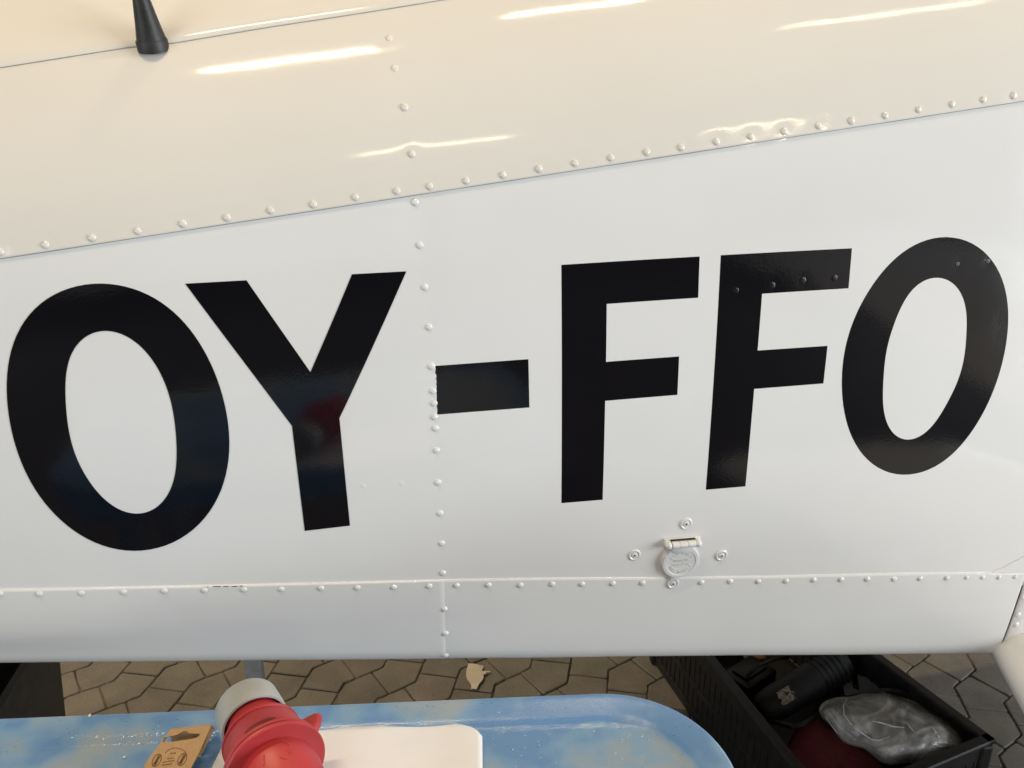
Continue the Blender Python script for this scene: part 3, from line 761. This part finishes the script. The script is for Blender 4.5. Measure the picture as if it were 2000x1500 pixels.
# slot as a dark strip on the body, recess shade put into its colour
bm = bmesh.new(); pv = None
for k in range(15):
    f = k / 14; a = A_UP + SGN * R(lerp(-30, 14, f)); hh = 0.0465; w = 0.0024 * min(1, 4 * min(f, 1 - f) + 0.25); r = 0.0354
    ring = [bm.verts.new(on_body(a, hh - w, r + 0.0001)), bm.verts.new(on_body(a, hh, r + 0.00035)), bm.verts.new(on_body(a, hh + w, r + 0.0003))]
    if pv:
        for q in range(2): bm.faces.new((pv[q], pv[q + 1], ring[q + 1], ring[q]))
    pv = ring
psub('slot', frombm('slot', bm), REDD)
# latch hook on the right flank
bm = bmesh.new(); hk = []
prof_h = [(0.0185, 0.0325), (0.027, 0.0352), (0.031, 0.0385), (0.0325, 0.0440), (0.0335, 0.0500), (0.0370, 0.0525), (0.0450, 0.0490), (0.0540, 0.038)]
for da in (-9, -6, 6, 9):
    row = []
    for (hh, rr) in prof_h:
        k = 0.0 if abs(da) == 9 else 1.0
        row.append(bm.verts.new(on_body(A_UP + SGN * R(66 + da), hh + 0.010, lerp(0.031, rr, k))))
    hk.append(row)
for i in range(3):
    for j in range(len(prof_h) - 1): bm.faces.new((hk[i][j], hk[i + 1][j], hk[i + 1][j + 1], hk[i][j + 1]))
hook = psub('latch_hook', frombm('latch_hook', bm), RED); sb = hook.modifiers.new('s', 'SUBSURF'); sb.levels = sb.render_levels = 2
# raised moulded strokes on the housing
for (a0, h0, a1, h1) in ((8, 0.0715, 17, 0.083), (17, 0.083, 11, 0.094), (-20, 0.082, -25, 0.092), (-2, 0.094, 4, 0.098)):
    pts = [on_body(A_UP + SGN * R(lerp(a0, a1, t)), lerp(h0, h1, t), float(np.interp(lerp(h0, h1, t), [0.066, 0.0715, 0.085, 0.100], [0.0302, 0.0318, 0.0326, 0.0320])) + 0.0001) for t in (0, .25, .5, .75, 1)]
    psub('moulded_mark', tube_mesh('moulded_mark', pts, 0.0006, 6), RED)
psub('contact_insert', lathe('contact_insert', [(0.0264, -0.013), (0.0264, -0.010), (0.024, -0.0095), (0.02, -0.0095)], 40), DARK)

# ------------------------------------------------------------------ under the fuselage
# black bin
bx = depth(125, 1297, 1.66); bx2 = depth(135.5, 1397, 1.66)
dz = bx.z - bx2.z; dxdz = (bx2.x - bx.x) / dz
xr = lambda z: bx.x + dxdz * (bx.z - z)
binn = thing('storage_bin', 'black plastic bin standing on the pavers at the left edge', 'bin', (xr(0) - 0.25, 1.48, 0))
ZT_B = 0.56
def bin_ring(z, inset, n=6):
    x1 = xr(z) - inset; x0 = x1 - 0.5 - (z - 0.25) * 0.06 + 2 * inset; y0, y1 = 1.30 + inset, 1.66 - inset; r = 0.025; out = []
    for (cx, cy, a0) in ((x1 - r, y1 - r, 0), (x0 + r, y1 - r, 90), (x0 + r, y0 + r, 180), (x1 - r, y0 + r, 270)):
        for k in range(n):
            t = R(a0 + 90 * k / (n - 1)); out.append(Vector((cx + r * math.cos(t), cy + r * math.sin(t), z)) - binn.location)
    return out
put('bin_body', rings_mesh('bin_body', [bin_ring(*q) for q in ((0.0, 0.01), (0.0, 0.0), (ZT_B, 0.0), (ZT_B, 0.004), (ZT_B - 0.02, 0.006), (0.02, 0.006))]), RUBBER, binn, 40)
put('bin_rim', rings_mesh('bin_rim', [bin_ring(*q) for q in ((ZT_B - 0.03, -0.001), (ZT_B - 0.03, -0.012), (ZT_B + 0.004, -0.012), (ZT_B + 0.004, 0.003))], False), RUBBER, binn, 40)
for k in range(3):
    bm = bmesh.new(); xx = xr(0.25) - 0.045 - 0.16 * k
    box_bm(bm, Vector((xx, 1.297, 0.27)) - binn.location, 0.016, 0.014, 0.5, None, 0.004); put('rib', frombm('rib', bm), RUBBER, binn)

# grey support post
pp = depth(497, 1305, 1.50)
post = thing('support_post', 'grey steel post standing under the fuselage behind the red plug', 'post', (pp.x, pp.y, 0))
ztop = P(pp.x, 0.0).z - 0.012
bm = bmesh.new(); box_bm(bm, Vector((0, 0, ztop / 2)), 0.034, 0.034, ztop - 0.012, Matrix.Rotation(0.05, 3, 'Z'), 0.003); put('tube', frombm('tube', bm), GREYSTEEL, post)
bm = bmesh.new(); box_bm(bm, Vector((0, 0, 0.006)), 0.14, 0.14, 0.009, None, 0.002); put('base_plate', frombm('base_plate', bm), GREYSTEEL, post)
bm = bmesh.new(); box_bm(bm, Vector((0, 0, ztop - 0.004)), 0.12, 0.08, 0.008, None, 0.002); put('pad', frombm('pad', bm), RUBBER, post)

# torn scrap
SCRAP = mat('torn_card', (0.60, 0.54, 0.43), 0.85)
sc = crop([(630, 105), (700, 106), (760, 120), (832, 135), (826, 165), (806, 195), (812, 204), (860, 203), (922, 200), (915, 213), (865, 222), (850, 246), (822, 240), (832, 262), (825, 300), (800, 340), (770, 370), (755, 405), (735, 440), (700, 432), (665, 432), (672, 400), (660, 372), (640, 345), (615, 310), (602, 265), (605, 200), (618, 150)], 6.667, 820, 1280)
bm = bmesh.new(); edges = []
c0 = level(930, 1318, 0.0)
vs = [bm.verts.new(level(u, v, 0.004 + 0.006 * abs(math.sin(u * 0.11 + v * 0.07))) - c0) for u, v in sc]
for i in range(len(vs)): edges.append(bm.edges.new((vs[i], vs[(i + 1) % len(vs)])))
bmesh.ops.triangle_fill(bm, use_beauty=True, edges=edges)
scrap = put('torn_scrap', frombm('torn_scrap', bm), SCRAP); scrap.location = c0
sm = scrap.modifiers.new('t', 'SOLIDIFY'); sm.thickness = 0.0012
tag(scrap, 'torn pale cardboard scrap lying on the pavers below the fuselage', 'scrap')

# black crate
CZ = 0.25
ca = level(1930, 1440, CZ); cb_ = level(1712, 1278, CZ); cc_ = level(1389, 1284, CZ); cd_ = level(1561, 1500, CZ)
CL = 0.80
def flat2(v): return Vector((v.x, v.y, 0))
eR = flat2(cb_ - ca).normalized(); eL = flat2(cc_ - cd_).normalized(); eN = Vector((-eR.y, eR.x, 0))
# near left corner: the left rim line met by the near wall
k_ = (flat2(ca) - flat2(cd_)); den = eL.x * eN.y - eL.y * eN.x
tL = (k_.x * eN.y - k_.y * eN.x) / den
KN = [flat2(ca), flat2(ca) + eR * CL, flat2(cd_) + eL * tL, flat2(cd_) + eL * (tL + CL)]
crate = thing('crate', 'open black plastic crate filled with odds and ends under the fuselage', 'crate', tuple(KN[0]))
def cpos(a, b, z):                            # a: 0 right .. 1 left, b: 0 near .. 1 far
    return (KN[0] * (1 - b) + KN[1] * b) * (1 - a) + (KN[2] * (1 - b) + KN[3] * b) * a - KN[0] + Vector((0, 0, z))
def span_box(bm, p, q, z0, z1, th, bev=0.0012, ext=0.0):
    d = q - p; L = d.length; d = d.normalized(); M = Matrix((d, Vector((-d.y, d.x, 0)), Vector((0, 0, 1)))).transposed()
    c = (p + q) / 2; box_bm(bm, Vector((c.x, c.y, (z0 + z1) / 2)), L + ext, th, z1 - z0, M, bev, 1)
bm = bmesh.new(); vs = [bm.verts.new(cpos(a, b, 0.012)) for a, b in ((0, 0), (0, 1), (1, 1), (1, 0))]; bm.faces.new(vs)
put('crate_floor', frombm('crate_floor', bm), CRATE, crate)
WALLS = (((0, 0), (1, 0)), ((0, 1), (1, 1)), ((0, 0), (0, 1)), ((1, 0), (1, 1)))
for (p0, p1) in WALLS:
    bm = bmesh.new(); A, B = cpos(*p0, 0), cpos(*p1, 0); L = (B - A).length
    span_box(bm, A, B, 0.006, 0.035, 0.006); span_box(bm, A, B, 0.10, 0.118, 0.006); span_box(bm, A, B, CZ - 0.055, CZ - 0.012, 0.006)
    span_box(bm, A, B, 0.008, CZ - 0.014, 0.0016, 0)
    n = int(L / 0.026)
    for k in range(n + 1):
        c = A + (B - A) * (k / n); d = (B - A).normalized() * 0.004; span_box(bm, c - d, c + d, 0.03, CZ - 0.05, 0.0058, 0.0008)
    put('crate_wall', frombm('crate_wall', bm), CRATE, crate)
    bm = bmesh.new(); span_box(bm, A, B, CZ - 0.012, CZ, 0.026, 0.003, 0.026); put('crate_rim', frombm('crate_rim', bm), CRATE, crate)
for (a, b) in ((0.01, 0.004), (0.99, 0.004), (0.01, 0.996), (0.99, 0.996)):
    bm = bmesh.new(); c = cpos(a, b, 0); box_bm(bm, Vector((c.x, c.y, CZ / 2 - 0.006)), 0.03, 0.03, CZ - 0.016, None, 0.006); put('corner_post', frombm('corner_post', bm), CRATE, crate)

# things in the crate
BLACKCLOTH = mk_rubber('black_ribbed_rubber', (0.008, 0.008, 0.009), (0.020, 0.020, 0.021), 0.6)
h0, h1 = level(1515, 1372, 0.15), level(1640, 1298, 0.20)
hax = (h1 - h0).normalized(); hl = (h1 - h0).length
pr_ = [(0.026, -0.05), (0.039, -0.035), (0.043, 0.0), (0.045, hl * 0.55)]
for k in range(6): pr_ += [(0.048, hl * 0.58 + k * 0.016), (0.041, hl * 0.58 + k * 0.016 + 0.008)]
pr_ += [(0.039, hl * 1.05), (0.026, hl * 1.1)]
hose = thing('rubber_gaiter', 'black ribbed rubber gaiter with pale label lying in the crate', 'gaiter', tuple(h0))
HB = basis(hax).to_4x4()
o = put('gaiter_body', lathe('gaiter_body', pr_, 40), BLACKCLOTH, hose, 35); o.matrix_local = HB
LABEL = mat('faded_label', (0.36, 0.31, 0.22), 0.8)
lk(LABEL, ramp(LABEL, noise_n(LABEL, coords(LABEL), 90, 4, 0.7), [(0.40, (0.05, 0.045, 0.035)), (0.52, (0.38, 0.33, 0.24))]), bsdf(LABEL).inputs['Base Color'])
upl2 = HB.inverted().to_3x3() @ (EYE - h0).normalized(); aE = math.atan2(upl2.y, upl2.x)
bm = bmesh.new(); pv = None
for k in range(9):
    a = aE + R(-24 + 5.5 * k); row = [bm.verts.new((0.0456 * math.cos(a), 0.0456 * math.sin(a), zz + 0.004 * math.sin(k * 1.7))) for zz in (-0.005, 0.035)]
    if pv: bm.faces.new((pv[0], row[0], row[1], pv[1]))
    pv = row
o = put('label_patch', frombm('label_patch', bm), LABEL, hose); o.matrix_local = HB

def blob(name, outline, zc, zedge, m, bump_amp, seed, label, cat, nr=9, folds=False):
    """a crumpled, domed piece of sheet: rim follows the outline, the middle stands up to zc"""
    pts = fourier(outline, min(8, (len(outline) - 1) // 2 - 1), 140 if folds else 72); cx = sum(p[0] for p in pts) / len(pts); cy = sum(p[1] for p in pts) / len(pts)
    c0 = level(cx, cy, zedge); vs, fs = [], []
    n = len(pts)
    for r in range(nr + 1):
        f = r / nr
        for (u, v) in pts:
            uu, vv = cx + (u - cx) * f, cy + (v - cy) * f
            z = zedge + (zc - zedge) * (1 - f ** 2.2)
            p = level(uu, vv, z)
            q = Vector((uu / 38 + seed, vv / 38, 0)); k = noise.noise(q) + 0.6 * abs(noise.noise(q * 2.3)) + 0.35 * noise.noise(q * 5)
            if folds:
                w1 = 1.2 * noise.noise(q * 0.8)
                a_ = noise.noise(Vector((u / 60, v / 40, seed)))
                b_ = 1 - 2.6 * abs(noise.noise(Vector(((u * 0.85 + v * 0.5) / 42 + w1, (v * 0.85 - u * 0.5) / 120, seed + 2))))
                c_ = noise.noise(Vector((u / 14, v / 11, seed + 7)))
                k = (0.8 * a_ + 0.5 * b_ * sstep(abs(u - 1760) / 120) + 0.16 * c_) / (0.35 + 0.65 * f)
            p = p + Vector((0, 0, 1)) * (bump_amp * k * (0.35 + 0.65 * f))
            vs.append(p - c0)
    for r in range(nr):
        for k in range(n): fs.append((r * n + k, r * n + (k + 1) % n, (r + 1) * n + (k + 1) % n, (r + 1) * n + k))
    o = put(name, mesh(name, vs, fs), m, None, 180); o.location = c0
    s_ = o.modifiers.new('s', 'SUBSURF'); s_.levels = s_.render_levels = 1
    t_ = o.modifiers.new('t', 'SOLIDIFY'); t_.thickness = 0.0012
    tag(o, label, cat); return o
def mk_plasticbag():
    m = mat('clear_plastic_film', (0.80, 0.79, 0.77), 0.14); v = coords(m)
    b = bsdf(m); tr = nd(m, 'ShaderNodeBsdfTransparent'); mx = nd(m, 'ShaderNodeMixShader')
    fac = ramp(m, noise_n(m, v, 18, 4), [(0.38, (0.14, 0.14, 0.14)), (0.66, (0.46, 0.46, 0.46))])
    out = m.node_tree.nodes['Material Output']
    lk(m, fac, mx.inputs[0]); lk(m, tr.outputs[0], mx.inputs[1]); lk(m, b.outputs[0], mx.inputs[2]); lk(m, mx.outputs[0], out.inputs[0])
    w = nd(m, 'ShaderNodeTexNoise'); w.inputs['Scale'].default_value = 22; w.inputs['Detail'].default_value = 3; w.inputs['Distortion'].default_value = 2.5
    lk(m, v, w.inputs['Vector'])
    bump(m, [(w.outputs['Fac'], 0.35, 0.006)])
    return m
FILM = mk_plasticbag()
def film_bag(name, outline, zc, zedge, m, label, cat):
    from mathutils.geometry import delaunay_2d_cdt
    pts = fourier(outline, 9, 120); n = len(pts)
    arr = np.array(pts)
    def ds(u, v):
        a = arr; b = np.roll(arr, -1, 0); ab = b - a; t = np.clip(((np.array([u, v]) - a) * ab).sum(1) / (ab ** 2).sum(1), 0, 1)
        d = np.sqrt(((a + ab * t[:, None] - np.array([u, v])) ** 2).sum(1)).min()
        ins = False
        for k in range(n):
            (x0, y0), (x1, y1) = pts[k], pts[(k + 1) % n]
            if (y0 > v) != (y1 > v) and u < (x1 - x0) * (v - y0) / (y1 - y0) + x0: ins = not ins
        return d if ins else -d
    P2 = [Vector(p) for p in pts]; dd = [0.0] * n
    r = random.Random(3)
    for u in np.arange(1596, 1886, 3.4):
        for v in np.arange(1348, 1498, 3.0):
            uu, vv = float(u) + r.uniform(-1, 1), float(v) + r.uniform(-1, 1); d = ds(uu, vv)
            if d > 2.0: P2.append(Vector((uu, vv))); dd.append(d)
    ov, oe, of, *_ = delaunay_2d_cdt(P2, [], [list(range(n))], 1, 1e-4)
    c0 = level(1745, 1425, zedge); vs = []
    for p in ov:
        u, v = p.x, p.y; d = max(0.0, ds(u, v))
        dome = 1 - max(0.0, 1 - d / 52.0) ** 2.3
        z = zedge + (zc - zedge) * dome
        w1 = 1.3 * noise.noise(Vector((u / 50, v / 40, 2.0)))
        left = sstep((1705 - u) / 60); right = sstep((u - 1790) / 50)
        fa = 1 - 2.2 * abs(noise.noise(Vector(((u * 0.86 - v * 0.5) / 17 + w1, (v * 0.86 + u * 0.5) / 90, 4.0))))     # long pleats
        fb_ = 1 - 2.2 * abs(noise.noise(Vector(((u * 0.6 + v * 0.8) / 36 + w1, (v * 0.6 - u * 0.8) / 110, 8.0))))
        fine = noise.noise(Vector((u / 9, v / 8, 1.0)))
        z += 0.006 * fa * left + 0.004 * fa * right + 0.0045 * fb_ * (1 - 0.5 * left) + 0.0012 * fine + 0.008 * noise.noise(Vector((u / 70, v / 55, 6.0)))
        vs.append(level(u, v, z) - c0)
    bm = bmesh.new(); me = mesh(name, vs, [tuple(f) for f in of]); bm.from_mesh(me); bpy.data.meshes.remove(me)
    o = put(name, frombm(name, bm), m, None, 180); o.location = c0
    t_ = o.modifiers.new('t', 'SOLIDIFY'); t_.thickness = 0.0012
    tag(o, label, cat); return o
CLOTH = mat('dark_red_cloth', (0.16, 0.022, 0.026), 0.9)
lk(CLOTH, ramp(CLOTH, noise_n(CLOTH, coords(CLOTH), 45, 5, 0.7), [(0.3, (0.17, 0.028, 0.034)), (0.7, (0.28, 0.045, 0.052))]), bsdf(CLOTH).inputs['Base Color'])
bump(CLOTH, [(noise_n(CLOTH, coords(CLOTH), 400, 2), 0.6, 0.001)])
blob('red_cloth', [(1570, 1404), (1600, 1400), (1640, 1440), (1690, 1462), (1712, 1480), (1725, 1510), (1715, 1560), (1620, 1570), (1540, 1540), (1530, 1490), (1545, 1445)], 0.15, 0.10, CLOTH, 0.012, 3.1, 'dark red cloth crumpled in the crate beneath the plastic bag', 'cloth')
bag = film_bag('plastic_bag', [(1600, 1386), (1612, 1369), (1650, 1361), (1690, 1354), (1730, 1353), (1772, 1365), (1812, 1384), (1845, 1404), (1866, 1424), (1878, 1448), (1881, 1462), (1866, 1470), (1838, 1480), (1800, 1489), (1752, 1493), (1714, 1484), (1690, 1464), (1660, 1455), (1638, 1440), (1618, 1414)], 0.258, 0.205, FILM, 'crumpled clear plastic bag resting in the black crate', 'plastic bag')
BAGT = BVHTree.FromPolygons([v.co.copy() for v in bag.data.vertices], [tuple(p.vertices) for p in bag.data.polygons])
FOLD_GLINT = mat('film_fold_glint', (0.75, 0.75, 0.73), 0.12)  # pale solid ridges: glints along the film folds put into colour
for pts in ([(1655, 1364), (1647, 1378), (1649, 1396), (1662, 1414), (1682, 1431), (1702, 1444), (1718, 1446), (1738, 1439)], [(1702, 1408), (1722, 1412), (1744, 1419), (1766, 1421)], [(1771, 1411), (1778, 1421), (1790, 1433)], [(1823, 1424), (1828, 1431)], [(1831, 1436), (1834, 1440)], [(1620, 1392), (1640, 1420), (1672, 1446)], [(1612, 1400), (1634, 1430), (1662, 1452)], [(1820, 1452), (1836, 1458), (1852, 1456)]):
    w_ = []
    for (u, v) in pts:
        d = ray(u, v); o_ = EYE - bag.location
        hit = BAGT.ray_cast(o_, d)[0]
        if hit is not None: w_.append(hit - d * 0.0008)
    if len(w_) > 1:
        rr = [0.0006] + [0.0016 if len(pts) > 2 else 0.0024] * (len(w_) - 2) + [0.0006] if len(w_) > 2 else [0.002, 0.002]
        put('fold_glint', tube_mesh('fold_glint', w_, rr, 6), FOLD_GLINT, bag, 60)
blob('foam_packing', [(1660, 1372), (1720, 1362), (1780, 1380), (1830, 1415), (1846, 1450), (1800, 1470), (1740, 1470), (1690, 1445), (1658, 1410)], 0.185, 0.13, mat('grey_foam', (0.26, 0.26, 0.25), 0.9), 0.01, 5.5, 'grey foam packing inside the clear plastic bag', 'packing')
def flat(name, px, z, m, label, cat, th=0.002, zf=None):
    c0 = level(*px[0], z); bm = bmesh.new()
    bm.faces.new([bm.verts.new(level(u, v, z + (zf(i) if zf else 0)) - c0) for i, (u, v) in enumerate(px)])
    bmesh.ops.triangulate(bm, faces=bm.faces[:])
    o = put(name, frombm(name, bm), m); o.location = c0; s_ = o.modifiers.new('t', 'SOLIDIFY'); s_.thickness = th
    tag(o, label, cat); return o
GP = mat('grey_card', (0.20, 0.195, 0.20), 0.8)
flat('grey_card', [(1661, 1305), (1652, 1318), (1646, 1338), (1650, 1358), (1676, 1360), (1678, 1350), (1666, 1345), (1662, 1322)], 0.17, GP, 'narrow grey card strip beside the ribbed gaiter in the crate', 'card')
flat('grey_card', [(1675, 1317), (1692, 1323), (1716, 1338), (1738, 1352), (1700, 1352), (1678, 1355)], 0.165, GP, 'triangular grey card behind the plastic bag in the crate', 'card')
flat('wood_stick', [(1497, 1474), (1503, 1473), (1512, 1484), (1521, 1500), (1520, 1506), (1506, 1506), (1499, 1490)], 0.13, mat('pale_wood', (0.36, 0.30, 0.22), 0.8), 'short pale wooden stick poking through the left wall of the crate', 'stick', 0.006)
flat('wood_offcut', [(1452, 1283), (1475, 1281), (1494, 1286), (1494, 1292), (1478, 1294), (1456, 1289)], 0.10, mat('brown_wood', (0.20, 0.11, 0.05), 0.8), 'brown wooden offcut at the far end of the crate', 'offcut', 0.01)
cord = tube_mesh('cord', [level(u, v, z) for u, v, z in ((1605, 1362, 0.12), (1640, 1366, 0.15), (1676, 1357, 0.19), (1700, 1351, 0.21), (1730, 1347, 0.22), (1760, 1350, 0.22), (1785, 1363, 0.20), (1800, 1376, 0.16))], 0.0045, 8)
tag(put('cord', cord, RUBBER, None, 60), 'thin black cord looped behind the plastic bag in the crate', 'cord')
cord2 = tube_mesh('cord', [level(u, v, z) for u, v, z in ((1455, 1340, 0.10), (1462, 1318, 0.14), (1480, 1300, 0.16), (1510, 1288, 0.15), (1540, 1283, 0.12))], 0.005, 8)
tag(put('cord', cord2, RUBBER, None, 60), 'black cord arching beside the brown wooden offcut in the crate', 'cord')

bm = bmesh.new()
box_bm(bm, Vector((0, 0, 0)), 0.13, 0.09, 0.07, Matrix.Rotation(0.5, 3, 'Z'), 0.008); box_bm(bm, Vector((0.0, 0.0, 0.037)), 0.09, 0.05, 0.012, Matrix.Rotation(0.5, 3, 'Z'), 0.004)
o = put('charger_box', frombm('charger_box', bm), CRATE, None, 40); o.location = level(1462, 1330, 0.085)
tag(o, 'small black charger box at the far left inside the crate', 'charger')
strap = tube_mesh('strap', [level(u, v, z) for u, v, z in ((1490, 1405, 0.10), (1520, 1412, 0.16), (1548, 1420, 0.19), (1566, 1416, 0.19), (1590, 1400, 0.15), (1600, 1392, 0.11))], 0.006, 8)
tag(put('strap', strap, BLACKCLOTH, None, 60), 'dark strap looped between the ribbed gaiter and the red cloth', 'strap')
